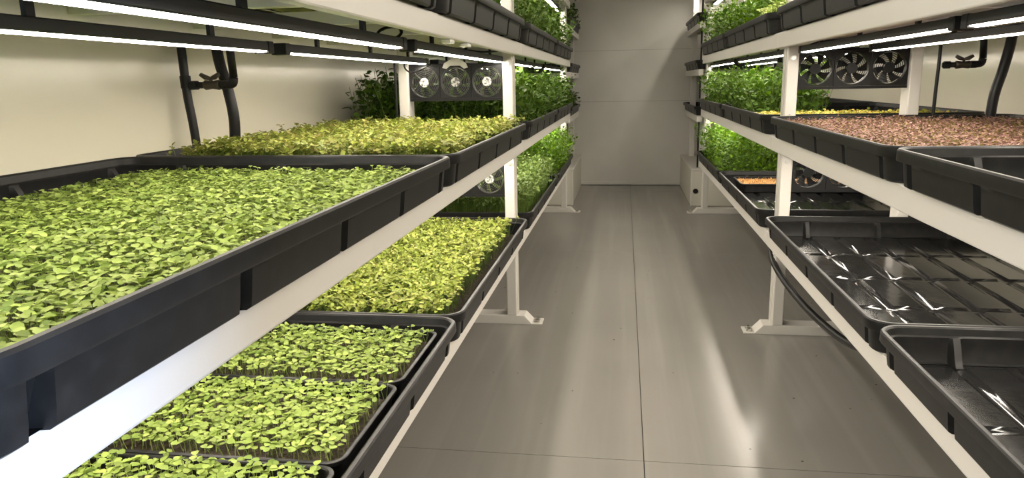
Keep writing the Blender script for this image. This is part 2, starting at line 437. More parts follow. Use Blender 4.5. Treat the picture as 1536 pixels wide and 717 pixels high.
LY = (0.972, 2.252, 3.640, 4.920); RY = (0.940, 2.220, 3.630, 4.910)
lt = {}
labels = {
 ('left', 0, 0): 'long black tray on left bottom shelf holding black seedling flats, nearest',
 ('left', 0, 1): 'black tray of pale yellow-green sprouts on left bottom shelf, before the first post',
 ('left', 0, 2): 'black tray of dense mid-green sprouts on left bottom shelf, just beyond the post',
 ('left', 0, 3): 'black tray under vivid green plants at the far end of left bottom shelf',
 ('left', 1, 0): 'huge foreground black tray on left middle shelf, bluish daylight on its side',
 ('left', 1, 1): 'black tray of yellowish sprouts on left middle shelf, in front of the fans',
 ('left', 1, 2): 'black tray of tall dark shoots on left middle shelf, just beyond the first post',
 ('left', 1, 3): 'black tray of tall dark shoots at far end of left middle shelf',
 ('left', 2, 0): 'black tray on left upper shelf nearest the camera, cut by the frame top',
 ('left', 2, 1): 'black ribbed tray on left upper shelf ending beside the first post',
 ('left', 2, 2): 'black ribbed tray on left upper shelf just past the post, leafy plants above',
 ('left', 2, 3): 'black ribbed tray at the far end of left upper shelf',
 ('left', 3, 2): 'black tray on left top shelf past the post, at the frame top',
 ('left', 3, 3): 'black tray at far end of left top shelf, at the frame top',
 ('right', 0, 0): 'empty glossy black tray on right bottom shelf, cut by the lower right corner',
 ('right', 0, 1): 'empty glossy black tray on right bottom shelf, its moulded floor in full view',
 ('right', 0, 2): 'black tray on right bottom shelf beyond the post, half empty beside tan seeds',
 ('right', 0, 3): 'black tray under bushy bright greens at far end of right bottom shelf',
 ('right', 1, 0): 'empty black tray on right middle shelf at the right frame edge',
 ('right', 1, 1): 'black tray of pinkish purple sprouts on right middle shelf',
 ('right', 1, 2): 'black tray on right middle shelf beyond the post with sparse yellow sprouts',
 ('right', 1, 3): 'black tray of tall greens at far end of right middle shelf',
 ('right', 2, 0): 'black tray on right upper shelf nearest the camera, above the frame edge',
 ('right', 2, 1): 'black ribbed tray on right upper shelf over the right fan bank',
 ('right', 2, 2): 'black ribbed tray on right upper shelf past the post, pale yellow sprouts inside',
 ('right', 2, 3): 'black ribbed tray with dark greens at far end of right upper shelf',
 ('right', 3, 2): 'black tray on right top shelf past the post, at the frame top',
 ('right', 3, 3): 'black tray at far end of right top shelf, at the frame top',
}
for (side, tier, k), lab in labels.items():
    lt[(side, tier, k)] = big_tray(side, tier, (LY if side == 'left' else RY)[k], lab)
for side in ('left', 'right'):
    for tier in (3,):
        for k in (0, 1):
            big_tray(side, tier, (LY if side == 'left' else RY)[k], 'black tray on %s top shelf above the frame, %s pair' % (side, ('nearest of the', 'farther of the')[k]))
    s = side_sign(side); f0 = 0.41 if side == 'left' else 0.535
    for k, z in enumerate(EZ):
        if k == 3: continue
        big_tray(side, 0, 6.45, 'small ribbed black tray on the %s end rack, %s level' % (side, ('lowest', 'second', 'third')[k]), END,
                 x=s * (f0 + 0.31), z=z + RH, name='ribbed_tray', group='small black trays on the end racks')

# ------------------------------------------------------------------ greens
ROUND = [(0, 0), (0.30, 0.20), (0.50, 0.52), (0.36, 0.86), (0, 1.0)]        # half outline, width .. length
OVAL = [(0, 0), (0.42, 0.28), (0.40, 0.72), (0, 1.0)]
THIN = [(0, 0), (0.5, 0.4), (0, 1.0)]

def unit(a): return a / np.maximum(np.linalg.norm(a, axis=1, keepdims=True), 1e-9)
def leaves(P, az, pt, L, W, half, fold, roll=None):
    n = len(P)
    a = np.stack([np.cos(az) * np.cos(pt), np.sin(az) * np.cos(pt), np.sin(pt)], 1)
    s_ = np.stack([-np.sin(az), np.cos(az), np.zeros(n)], 1)
    u = np.cross(a, s_)
    if roll is not None:
        c, q = np.cos(roll)[:, None], np.sin(roll)[:, None]; s_, u = s_ * c + u * q, u * c - s_ * q
    k = len(half)
    pts = []
    idx_r = []; idx_l = []
    for (wv, lv) in half:                   # right half incl. midrib ends
        arch = -0.22 * (lv - 0.35) ** 2
        pts.append(P + a * (L * lv)[:, None] + s_ * (W * wv)[:, None] + u * (L * arch + W * wv * fold)[:, None])
    for (wv, lv) in half[1:-1]:
        arch = -0.22 * (lv - 0.35) ** 2
        pts.append(P + a * (L * lv)[:, None] - s_ * (W * wv)[:, None] + u * (L * arch + W * wv * fold)[:, None])
    V = np.stack(pts, 1)                    # n, m, 3
    f1 = list(range(k)); f2 = [0, k - 1] + list(range(2 * k - 3, k - 1, -1))
    return V, [f1, f2]
def stems(P0, P1, wd):
    d = unit(P1 - P0); sd = unit(np.cross(d, np.tile([[0.3, 0.9, 0.1]], (len(P0), 1)))); s2 = np.cross(d, sd)
    w_ = wd[:, None]
    tri = [sd, -0.5 * sd + 0.87 * s2, -0.5 * sd - 0.87 * s2]
    V = np.stack([P0 + t * w_ for t in tri] + [P1 + t * w_ * 0.7 for t in tri], 1)
    return V, [[0, 1, 4, 3], [1, 2, 5, 4], [2, 0, 3, 5]]
def batch_mesh(name, batches):
    """batches: list of (V[n,m,3], faces, colour[n,3])"""
    vs = []; loops = []; tot = []; cols = []; base = 0
    for V, fs, C in batches:
        n, m_, _ = V.shape
        vs.append(V.reshape(-1, 3)); off = base + np.arange(n)[:, None] * m_
        for f in fs:
            loops.append((off + np.array(f)[None, :]).reshape(-1)); tot.append(np.full(n, len(f))); cols.append(C)
        base += n * m_
    vs = np.concatenate(vs); loops = np.concatenate(loops); tot = np.concatenate(tot); cols = np.concatenate(cols)
    me = bpy.data.meshes.new(name)
    me.vertices.add(len(vs)); me.vertices.foreach_set('co', vs.astype(np.float32).reshape(-1))
    me.loops.add(len(loops)); me.loops.foreach_set('vertex_index', loops.astype(np.int32))
    me.polygons.add(len(tot))
    st = np.concatenate([[0], np.cumsum(tot)[:-1]])
    me.polygons.foreach_set('loop_start', st.astype(np.int32))
    try: me.polygons.foreach_set('loop_total', tot.astype(np.int32))
    except Exception: pass
    at = me.attributes.new('leaf_colour', 'FLOAT_COLOR', 'FACE')
    at.data.foreach_set('color', np.concatenate([cols, np.ones((len(cols), 1))], 1).astype(np.float32).reshape(-1))
    me.materials.append(M_LEAF); me.update(calc_edges=True); me.validate()
    return me
def mixcol(n, cols, jit=0.14):
    C = np.array([srgb(*c) for c in cols]); k = RNG.random((n, len(cols))) ** 3; k /= k.sum(1, keepdims=True)
    return np.clip((k @ C) * (1 + jit * RNG.standard_normal((n, 1))), 0.002, 1)
def jitter_grid(x0, x1, y0, y1, sp, j=0.5):
    nx, ny = max(1, int((x1 - x0) / sp)), max(1, int((y1 - y0) / sp))
    gx, gy = np.meshgrid((np.arange(nx) + .5) / nx, (np.arange(ny) + .5) / ny)
    X = x0 + (x1 - x0) * gx.ravel() + RNG.uniform(-j, j, nx * ny) * sp; Y = y0 + (y1 - y0) * gy.ravel() + RNG.uniform(-j, j, nx * ny) * sp
    return np.stack([X, Y], 1)
def lump(xy, amp, sc):
    return amp * (np.sin(xy[:, 0] * sc + 1.3) * np.cos(xy[:, 1] * sc * .8 + .4) + .6 * np.sin(xy[:, 0] * sc * 2.3 + xy[:, 1] * sc * 1.7))

def seedling_batches(xy, z0, h, L, cols, stemcol, half=ROUND, wr=0.86, tilt=0.30, npair=1, hj=0.12):
    n = len(xy); hh = h * (1 + hj * RNG.standard_normal(n)) + lump(xy, h * 0.06, 14)
    P0 = np.column_stack([xy, np.full(n, z0)]); lean = RNG.normal(0, 0.16, (n, 2)) * hh[:, None]
    P1 = np.column_stack([xy + lean, z0 + hh])
    out = [(*stems(P0, P1, np.full(n, L * 0.06)), mixcol(n, stemcol))]
    az0 = RNG.uniform(0, 2 * PI, n); C = mixcol(n, cols)
    for k in range(2 * npair):
        az = az0 + PI * k + (k // 2) * PI / 2 + RNG.normal(0, .25, n)
        pt = RNG.normal(tilt * .5 - .1 * 0, tilt, n) - (0.25 * (k // 2))
        l = L * RNG.uniform(.75, 1.2, n) * (0.75 if k >= 2 else 1)
        out.append((*leaves(P1 - [0, 0, .004 * (k // 2)], az, pt, l, l * wr, half, 0.18, RNG.normal(0, .25, n)), C * (1 + .06 * RNG.standard_normal((n, 1)))))
    return out
def bush_batches(xy, z0, h, L, nl, cols, stemcol, half=OVAL, wr=0.75, low=0.25, spread=0.25, out_bias=None):
    n = len(xy); hh = h * np.clip(1 + .14 * RNG.standard_normal(n), .55, 1.35) + lump(xy, h * 0.10, 9)
    P0 = np.column_stack([xy, np.full(n, z0)]); lean = RNG.normal(0, spread, (n, 2)) * hh[:, None]
    if out_bias is not None: lean = lean + out_bias(xy) * hh[:, None]
    P1 = np.column_stack([xy + lean, z0 + hh])
    out = [(*stems(P0, P1, np.full(n, L * 0.055)), mixcol(n, stemcol))]
    for k in range(nl):
        t = low + (1 - low) * (k + RNG.random(n)) / nl
        P = P0 + (P1 - P0) * t[:, None]
        az = RNG.uniform(0, 2 * PI, n); pt = RNG.normal(0.25, .45, n)
        l = L * RNG.uniform(.65, 1.25, n); st = RNG.uniform(0.2, 1.0, n) * L
        Q = P + np.stack([np.cos(az), np.sin(az), np.full(n, .35)], 1) * st[:, None]
        out.append((*leaves(Q, az, pt, l, l * wr, half, 0.2, RNG.normal(0, .5, n)), mixcol(n, cols)))
    return out

def soil_slab(x0, x1, y0, y1, z0, z1, parent):
    nx, ny = 14, 20; vs = []; fs = []
    for i in range(nx + 1):
        for j in range(ny + 1):
            e = i in (0, nx) or j in (0, ny)
            vs.append((x0 + (x1 - x0) * i / nx, y0 + (y1 - y0) * j / ny, z1 - (0.004 if e else 0) + random.uniform(-.002, .002)))
    for i in range(nx):
        for j in range(ny):
            a = i * (ny + 1) + j; fs.append((a, a + ny + 1, a + ny + 2, a + 1))
    mb = MB().add(vs, fs)
    mb.box(x0, x1, y0, y1, z0, z1 - 0.0065)
    return obj('growing_medium', mb, M_SOIL, parent)
def shift(batches, loc):
    return [(V - np.array(loc)[None, None, :], f, C) for V, f, C in batches]
def greens(name, label, group, box, zsoil0, zsoil1, batches):
    x0, x1, y0, y1 = box
    root = thing(name, label, 'microgreens', ((x0 + x1) / 2, (y0 + y1) / 2, zsoil0), group)
    soil_slab(x0, x1, y0, y1, zsoil0, zsoil1, root)
    if batches:
        me = batch_mesh('foliage', shift(batches, root.location)); f = link('foliage', me, root); f['kind'] = 'stuff'
    return root
def add_seedlings(root, xy, z0, h, L, cols, stemcol, n_var=10, **kw):
    vari = []
    for k in range(n_var):
        vari.append(batch_mesh('seedling', seedling_batches(np.zeros((1, 2)), 0.0, h, L, cols, stemcol, hj=0.0, **kw)))
    for p in xy:
        o = link('seedling', vari[random.randrange(n_var)], root, (p[0] - root.location[0], p[1] - root.location[1], z0 - root.location[2]))
        o.rotation_euler[2] = random.uniform(0, 2 * PI); k = random.uniform(.88, 1.12); o.scale = (k, k, random.uniform(.85, 1.12))

def tray_box(side, k, mx=0.045, my=0.04):
    yc = (LY if side == 'left' else RY)[k]; s = side_sign(side); c = s * (abs(face(side)) - OVER + TW / 2)
    return [c - TW / 2 + mx, c + TW / 2 - mx, yc - TL / 2 + my, yc + TL / 2 - my]
def zt(side, tier): return ZB[side][tier] + RHS[side] + 0.0095      # pad tops of a tray

GA = [(140, 158, 74), (120, 142, 60), (158, 174, 94), (94, 118, 46)]; ST_A = [(170, 186, 110), (130, 150, 76)]
GB = [(150, 160, 66), (132, 148, 56), (172, 174, 98), (114, 132, 48), (148, 138, 80)]
GC = [(50, 80, 14), (68, 98, 20), (38, 62, 14), (88, 114, 32)]
GD = [(84, 122, 8), (104, 140, 14), (60, 96, 10)]
GE = [(104, 126, 60), (82, 106, 44), (122, 140, 74)]
GP = [(138, 102, 96), (124, 90, 84), (152, 120, 110), (118, 100, 66)]
ST_G = [(112, 138, 62), (90, 116, 46)]

# nearest bed, left middle shelf: two-leaved seedlings
b = tray_box('left', 0); b[0] = -1.09; b[1] = -0.42
zs0 = zt('left', 1); h0 = 0.030
xy = jitter_grid(b[0] + .01, b[1] - .008, b[2] + .01, b[3] - .008, 0.0093)
gap = (np.hypot(xy[:, 0] + 0.445, (xy[:, 1] - 1.10)) < 0.018)
xy = xy[~gap]
dist = np.hypot(np.hypot(xy[:, 0], xy[:, 1]), 0.2)
vis = (xy[:, 1] > 0.47) & (xy[:, 0] > -0.9 * xy[:, 1] - 0.03)
order = np.argsort(np.where(vis, dist, 99)); near = order[:300]; rest = order[300:]
bed = greens('microgreen_bed', 'bright green two-leaved seedlings filling the huge foreground tray, left middle shelf', 'beds of microgreens', b, zs0 - .008, zs0 + .010,
             seedling_batches(xy[rest], zs0 + .010, h0, 0.0102, GA, ST_A, tilt=.2))
add_seedlings(bed, xy[near], zs0 + .010, h0, 0.0102, GA, ST_A, tilt=.2)

# black flats of seedlings on the left bottom shelf
FW, FL, FH = 0.62, 0.305, 0.046
def flat_meshes():
    per = perimeter(FW / 2 - 0.008, FL / 2 - 0.008, 0.022, [], [])
    rim = loft(per, [(0.007, 0, FH - .008), (0.008, 0, FH - .006), (0.008, 0, FH - .001), (0.006, 0, FH), (0.001, 0, FH), (-0.001, 0, FH - .002), (-0.001, 0, FH - .008)])
    wall = loft(per, [(0.007, 0, FH - .008), (0.0015, 0, FH - .008), (-0.006, 0, 0.001), (-0.010, 0, 0), (-0.010, 0, 0.002), (-0.008, 0, 0.003), (-0.001, 0, FH - .008)])
    fl2 = floor_pan(FW / 2 - .0178, FL / 2 - .0178, .012, .001, 6, 3, .02, .002)
    return [q.mesh(n_, M_TRAY, smooth=True) for q, n_ in ((rim, 'flat_rim'), (wall, 'flat_wall'), (fl2, 'flat_floor'))]
FLAT = flat_meshes()
for q in FLAT: sharpen(q)
def flat_tray(label, x, y, z, group='seedling flats in the nearest bottom tray'):
    t = thing('seedling_flat', label, 'tray', (x, y, z), group)
    for nm, me in zip(('rim', 'side_wall', 'floor_pan'), FLAT): link(nm, me, t)
    return t
zf = ZB['left'][0] + RHS['left'] + 0.0105
which = ['farthest from the camera', 'second from the far end', 'third one down', 'nearest, below the frame']
for k in range(4):
    yc = 1.570 - FL / 2 - k * 0.308; xc = -0.418 - FW / 2
    flat_tray('thin black seedling flat inside the left bottom tray, ' + which[k], xc, yc, zf)
    bb = [xc - FW / 2 + .02, xc + FW / 2 - .02, yc - FL / 2 + .02, yc + FL / 2 - .02]
    xy = jitter_grid(bb[0] + .002, bb[1] - .0, bb[2] + .002, bb[3] - .0, 0.0112)
    keep = RNG.random(len(xy)) > 0.05; xy = xy[keep]
    zz = zf + 0.027
    o = np.argsort(np.hypot(np.hypot(xy[:, 0], xy[:, 1]), 0.55)); o = o[:300] if k < 3 else o[:0]
    sel = np.zeros(len(xy), bool); sel[o] = True
    bed = greens('microgreen_bed', 'bright green round-leaved seedlings in a black flat, left bottom shelf, ' + which[k], 'seedling flats of round leaves', bb, zf + .0045, zz,
                 seedling_batches(xy[~sel], zz, 0.027, 0.0122, GA, ST_A, wr=0.92, tilt=.16))
    if sel.any(): add_seedlings(bed, xy[sel], zz, 0.027, 0.0122, GA, ST_A, n_var=8, wr=0.92, tilt=.16)

# yellowish bed in front of the fans
b = tray_box('left', 1); b[0] = -1.11; b[1] = -0.408
zz = zt('left', 1) + .02
greens('microgreen_bed', 'crinkled yellow-green sprouts filling the tray in front of the fans, left middle shelf', 'beds of microgreens', b, zz - .026, zz,
       seedling_batches(jitter_grid(b[0] + .01, b[1] - .005, b[2] + .01, b[3] - .01, .0112), zz, .056, .0150, GB, ST_G, half=OVAL, tilt=.4, npair=2, wr=.85, hj=.16))
# pale bed on the bottom shelf
b = tray_box('left', 1); b[0] = -1.10; b[1] = -0.435
zz = zt('left', 0) + .012
greens('microgreen_bed', 'pale yellow-green sprouts on the left bottom shelf, beside the first post', 'beds of microgreens', b, zz - .018, zz,
       seedling_batches(jitter_grid(b[0] + .01, b[1] - .005, b[2] + .005, b[3] - .03, .0118), zz, .058, .0135, GB[:3] + GA[:1], ST_G, half=OVAL, tilt=.42, npair=2, wr=.85, hj=.12))
# beyond the post
b = tray_box('left', 2); zz = zt('left', 0) + .012
greens('microgreen_bed', 'dense mid-green sprouts on the left bottom shelf, just beyond the post', 'beds of microgreens', b, zz - .018, zz,
       bush_batches(jitter_grid(b[0] + .01, b[1] + .01, b[2] + .01, b[3] - .01, .017), zz, .155, .022, 4, GE, ST_G, half=OVAL, wr=.55, low=.55, spread=.12))
b = tray_box('left', 3); zz = zt('left', 0) + .012
greens('microgreen_bed', 'vivid bright green bushy plants at the far end of left bottom shelf', 'beds of microgreens', b, zz - .018, zz,
       bush_batches(jitter_grid(b[0] + .01, b[1] + .015, b[2] + .01, b[3] + .03, .027), zz, .235, .021, 12, GD, ST_G, half=OVAL, low=.2, spread=.16))
TALL = dict(half=OVAL, low=.12, spread=.15)
def aisle_bias(side, reach=0.10):
    s = side_sign(side); fx = abs(face(side))
    def f(xy):
        d = np.clip(1 - (np.abs(xy[:, 0]) - fx) / reach, 0, 1)
        return np.stack([-s * .45 * d * RNG.random(len(xy)), np.zeros(len(xy))], 1)
    return f
def tall(side, tier, k, label, h, L, nl, sp, cols, box=None, bias=True):
    b = box or tray_box(side, k); zz = zt(side, tier) + .012
    return greens('microgreen_bed', label, 'beds of microgreens', b, zz - .018, zz,
                  bush_batches(jitter_grid(b[0] + .005, b[1] - .005, b[2] + .005, b[3] - .005, sp), zz, h, L, nl, cols, ST_G,
                               out_bias=aisle_bias(side) if bias else None, **TALL))
tall('left', 1, 2, 'tall dark green leafy shoots on left middle shelf, just past the first post', .215, .030, 11, .029, GC)
tall('left', 1, 3, 'tall dark green leafy shoots at the far end of left middle shelf', .205, .029, 11, .032, GC)
tall('left', 2, 2, 'tall leafy greens on left upper shelf beside the post top', .22, .026, 11, .032, GC + GE[:1])
tall('left', 2, 3, 'tall leafy greens at the far end of left upper shelf', .21, .026, 10, .034, GC)
tall('right', 0, 3, 'bushy bright green plants at the far end of right bottom shelf', .235, .022, 13, .027, GD + GC[:1])
b = tray_box('right', 3)
b[1] = 0.93
tall('right', 1, 3, 'tall green leafy plants at the far end of right middle shelf', .20, .025, 11, .030, GC + GD[:1], box=b)
tall('right', 2, 3, 'dark feathery greens at the far end of right upper shelf', .22, .022, 12, .030, GC + GD[1:2])
b = tray_box('right', 2); b[2] = RY[2] - 0.12; b[1] = 0.93
tall('right', 1, 2, 'tall green leafy plants behind the sparse yellow sprouts, right middle shelf', .205, .025, 12, .029, GC + GD[:1], box=b)
b = tray_box('right', 2); b[2] = RY[2] - 0.10
tall('right', 2, 2, 'vivid tall greens behind pale sprouts on right upper shelf', .20, .024, 11, .031, GD + GC[:1], box=b)
# sparse yellow sprouts
b = tray_box('right', 2); b[3] = RY[2] - 0.15; zz = zt('right', 1) + .028
greens('microgreen_bed', 'sparse short yellow sprouts on right middle shelf, beyond the post', 'beds of microgreens', b, zz - .034, zz,
       seedling_batches(jitter_grid(b[0] + .01, b[1] - .01, b[2] + .01, b[3] - .01, .019), zz, .028, .014, [(206, 200, 96), (222, 190, 90), (170, 180, 80)], ST_G, half=OVAL))
b = tray_box('right', 2); b[3] = RY[2] - 0.13; zz = zt('right', 2) + .016
greens('microgreen_bed', 'pale yellow-green short sprouts on right upper shelf, before the tall greens', 'beds of microgreens', b, zz - .022, zz,
       seedling_batches(jitter_grid(b[0] + .01, b[1] - .01, b[2] + .01, b[3] - .01, .016), zz, .085, .017, [(196, 214, 120), (220, 226, 150), (160, 190, 84)], ST_G, half=OVAL, npair=2))
# pink sprouts
b = tray_box('right', 1, mx=.035); zz = zt('right', 1) + .014
xy = jitter_grid(b[0] + .01, b[1] - .01, b[2] + .01, b[3] - .01, .0086)
greens('microgreen_bed', 'pinkish purple-brown fine sprouts filling the tray on right middle shelf', 'beds of microgreens', b, zz - .020, zz,
       seedling_batches(xy, zz, .042, .0082, GP, [(140, 140, 40), (150, 140, 50)], half=OVAL, wr=.9, tilt=.3, npair=1)
       + seedling_batches(xy[::2] + .004, zz, .032, .010, [(118, 112, 30), (136, 126, 40)], [(130, 130, 40)], half=OVAL, wr=.7, tilt=.4))
# end racks: dark leaves on the left ones
for z, lab in ((EZ[0], 'dark leafy greens in the lowest tray of the left end rack'), (EZ[2], 'dark leafy greens in the third tray of the left end rack')):
    bb = [-1.0, -0.43, 5.92, 6.98]; zz = z + RH + .014
    greens('microgreen_bed', lab, 'beds of microgreens', bb, zz - .002, zz + .012,
           bush_batches(jitter_grid(bb[0] + .02, bb[1] - .01, bb[2] + .02, bb[3] - .02, .04), zz + .01, .15, .025, 8, GC, ST_G, **TALL))

# flat of tan seeds, right bottom shelf
zf = ZB['right'][0] + RHS['right'] + 0.0105; xc = 0.585 + FW / 2 + .02; yc = RY[2] + 0.42
flat_tray('thin black flat of tan seeds on the right bottom shelf beyond the post', xc, yc, zf, group=None)
sb = thing('seed_bed', 'layer of tan sprouting seeds in the flat on right bottom shelf', 'seeds', (xc, yc, zf + .004))
mb = MB(); mb.box(xc - FW / 2 + .02, xc + FW / 2 - .02, yc - FL / 2 + .02, yc + FL / 2 - .02, zf + .0045, zf + .034); obj('seed_layer', mb, M_SEED, sb)
xy = jitter_grid(xc - FW / 2 + .022, xc + FW / 2 - .022, yc - FL / 2 + .022, yc + FL / 2 - .022, .0085)
n = len(xy); P = np.column_stack([xy, np.full(n, zf + .036) + RNG.uniform(-.003, .004, n)])
me = batch_mesh('seed_grains', shift([(*leaves(P, RNG.uniform(0, 6.28, n), RNG.normal(.2, .5, n), np.full(n, .009), np.full(n, .007), OVAL, -.5), mixcol(n, [(168, 126, 68), (146, 104, 54), (186, 150, 98)]))], sb.location))
o = link('seed_grains', me, sb); o['kind'] = 'stuff'

# ------------------------------------------------------------------ grow lights
LED_DZ = {'left': -0.018, 'right': -0.013}
LED_X = {'left': (0.49, 0.80), 'right': (0.625, 0.86)}
LED_Y = {'left': ((0.25, 1.59), (1.66, 2.93), (3.10, 4.30), (4.42, 5.58)), 'right': ((0.20, 1.49), (1.53, 2.78), (3.02, 4.24), (4.36, 5.54))}
NEAR = ['nearest', 'second', 'third', 'farthest']
def grow_light(side, tier, row, seg):
    s = side_sign(side); x = s * LED_X[side][row]; z = ZB[side][tier + 1] + (LED_DZ[side] if tier else 0.006); y0, y1 = LED_Y[side][seg]
    t = thing('grow_light', 'slim dark grow light with lit white strip over %s %s shelf, %s row, %s' % (side, TIER[tier], ('aisle', 'wall')[row], NEAR[seg]), 'light',
              (x, (y0 + y1) / 2, z), 'LED grow lights under the shelves')
    obj('housing', MB().box(x - .017, x + .017, y0, y1, z - .008, z + .012), M_DARK, t, bevel=.002, seg=1)
    n = 6; poly = [(x + .014 * math.cos(a), z - .008 + .0036 * math.sin(a)) for a in [PI + PI * k / n for k in range(n + 1)]]
    obj('diffuser', MB().prism(poly, 'y', y0 + .02, y1 - .02), M_LED, t, smooth=False)
    e = MB().box(x - .019, x + .019, y0 - .006, y0 + .02, z - .0135, z + .013); obj('end_cap', e, M_BLACK, t, bevel=.002, seg=1)
    e = MB().box(x - .019, x + .019, y1 - .02, y1 + .006, z - .0135, z + .013); obj('end_cap', e, M_BLACK, t, bevel=.002, seg=1)
    for y in (y0 + .22, (y0 + y1) / 2, y1 - .22):
        obj('hanger', MB().box(x - .004, x + .004, y - .008, y + .008, z + .012, ZB[side][tier + 1] + .03), M_DARK, t)
    return t
for side in ('left', 'right'):
    for tier in range(4):
        for row in (0, 1):
            for seg in range(4): grow_light(side, tier, row, seg)

for side in ('right',):
    s = side_sign(side); f0 = 0.41 if side == 'left' else 0.535
    for row in (0, 1):
        x = s * (f0 + (.12, .42)[row]); z = EZ[3] + .002; y0, y1 = 5.9, 7.0
        t = thing('grow_light', 'short lit grow light on the %s end rack, %s row, at the frame top' % (side, ('aisle', 'wall')[row]), 'light', (x, 6.45, z), 'LED grow lights on the end racks')
        obj('housing', MB().box(x - .017, x + .017, y0, y1, z - .008, z + .012), M_DARK, t, bevel=.002, seg=1)
        poly = [(x + .014 * math.cos(a), z - .008 + .0036 * math.sin(a)) for a in [PI + PI * k / 6 for k in range(7)]]
        obj('diffuser', MB().prism(poly, 'y', y0 + .02, y1 - .02), M_LED, t)

# ------------------------------------------------------------------ fans
def fan_bank(side, tier, label):
    s = side_sign(side); zb = ZB[side][tier + 1]; yq = POST_Y[side][1] + 0.03
    x0 = abs(face(side)) + 0.023 + PW; x1 = abs(face(side)) + 0.023 + 0.425
    r = 0.0615; W = (x1 - x0); zc = zb - (0.1 if side == 'left' else 0.079)
    root = thing('fan_bank', label, 'fan', (s * (x0 + x1) / 2, yq, zc - .066), 'rows of three fans between the posts')
    cxs = [s * (x0 + W * (k + .5) / 3) for k in range(3)]
    y0, y1 = yq - .012, yq + .013
    # mounting strips above and below, reaching to the posts
    p = MB(); a, b = sorted((s * x0, s * x1))
    p.box(a, b, y0 + .002, y1 - .002, zc + .064, zc + .072).box(a, b, y0 + .002, y1 - .002, zc - .074, zc - .064)
    obj('mounting_strip', p, M_BLACK, root)
    q = MB(); cxm = cxs[1]
    arch = [(cxm - .052, zc + .056), (cxm - .044, zc + .074), (cxm - .018, zc + .088), (cxm - .016, zb + .02), (cxm + .016, zb + .02), (cxm + .018, zc + .088),
            (cxm + .044, zc + .074), (cxm + .052, zc + .056), (cxm + .036, zc + .052), (cxm + .02, zc + .064), (cxm - .02, zc + .064), (cxm - .036, zc + .052)]
    if side == 'left': obj('bracket', q.prism(arch, 'y', y0 - .005, y0 - .001), M_WHITE, root)
    for cx in cxs:
        fr = MB(); seg = 32; h = W / 6 - .0008; vs = []; fs = []
        for yy in (y0, y1):
            for k in range(seg):
                a = 2 * PI * k / seg; ca, sa = math.cos(a), math.sin(a)
                vs.append((cx + (r - .004) * ca, yy, zc + (r - .004) * sa))
                m_ = max(abs(ca), abs(sa)); vs.append((cx + h * ca / m_, yy, zc + (.0635) * sa / m_))
        for k in range(seg):
            j = (k + 1) % seg; o_ = 2 * seg
            fs += [(2 * k, 2 * k + 1, 2 * j + 1, 2 * j), (o_ + 2 * k, o_ + 2 * j, o_ + 2 * j + 1, o_ + 2 * k + 1),
                   (2 * k, 2 * j, o_ + 2 * j, o_ + 2 * k), (2 * k + 1, o_ + 2 * k + 1, o_ + 2 * j + 1, 2 * j + 1)]
        fr.add(vs, fs); f = obj('fan_frame', fr, M_BLACK, root)
        # rotor with seven swept blades
        rt = MB().disc((cx, yq, zc), .019, 'y', .016, 18)
        ph = random.uniform(0, 1)
        for k in range(7):
            a0 = 2 * PI * k / 7 + ph; vs = []; st = 5
            for i in range(st):
                t = i / (st - 1); rr = .017 + .038 * t; sw = .35 * t; wd = .26 + .05 * t
                for (da, dy) in ((-wd, .006), (wd, -.006)):
                    a = a0 + sw + da; vs.append((cx + rr * math.cos(a), yq + dy, zc + rr * math.sin(a)))
            vs += [(v[0], v[1] + .0015, v[2]) for v in vs]
            fs = []; o_ = 2 * st
            for i in range(st - 1):
                fs += [(2 * i, 2 * i + 1, 2 * i + 3, 2 * i + 2), (o_ + 2 * i, o_ + 2 * i + 2, o_ + 2 * i + 3, o_ + 2 * i + 1), (2 * i, 2 * i + 2, o_ + 2 * i + 2, o_ + 2 * i), (2 * i + 1, o_ + 2 * i + 1, o_ + 2 * i + 3, 2 * i + 3)]
            rt.add(vs, fs)
        obj('rotor', rt, M_BLACK, f)
        gr = MB()
        yg = (y0 - .004) if side == 'left' else (y1 + .004)
        for rr in (.025, .032, .039, .046, .053, .059): gr.ring((cx, yg, zc), rr, .0012)
        for k in range(4):
            a = PI / 4 + k * PI / 2
            gr.tube([(cx + .014 * math.cos(a), yg, zc + .014 * math.sin(a)), (cx + .068 * math.cos(a) * .93, yg, zc + .068 * math.sin(a) * .93)], .0013, 5)
        gr.disc((cx, yg, zc), .0205, 'y', .003, 18)
        obj('grille', gr, M_WIRE, f)
        if side == 'left':
            obj('hub_sticker', MB().disc((cx, yg - .0025, zc), .0185, 'y', .002, 20), M_STICK, f)
    return root
fan_bank('left', 1, 'row of three black fans with white hub stickers over left middle shelf')
fan_bank('right', 1, 'row of three black bladed fans between posts over right middle shelf')
fan_bank('left', 0, 'row of black fans with white hub stickers over left bottom shelf, behind the post')
fan_bank('right', 0, 'row of black bladed fans over right bottom shelf, behind the post')

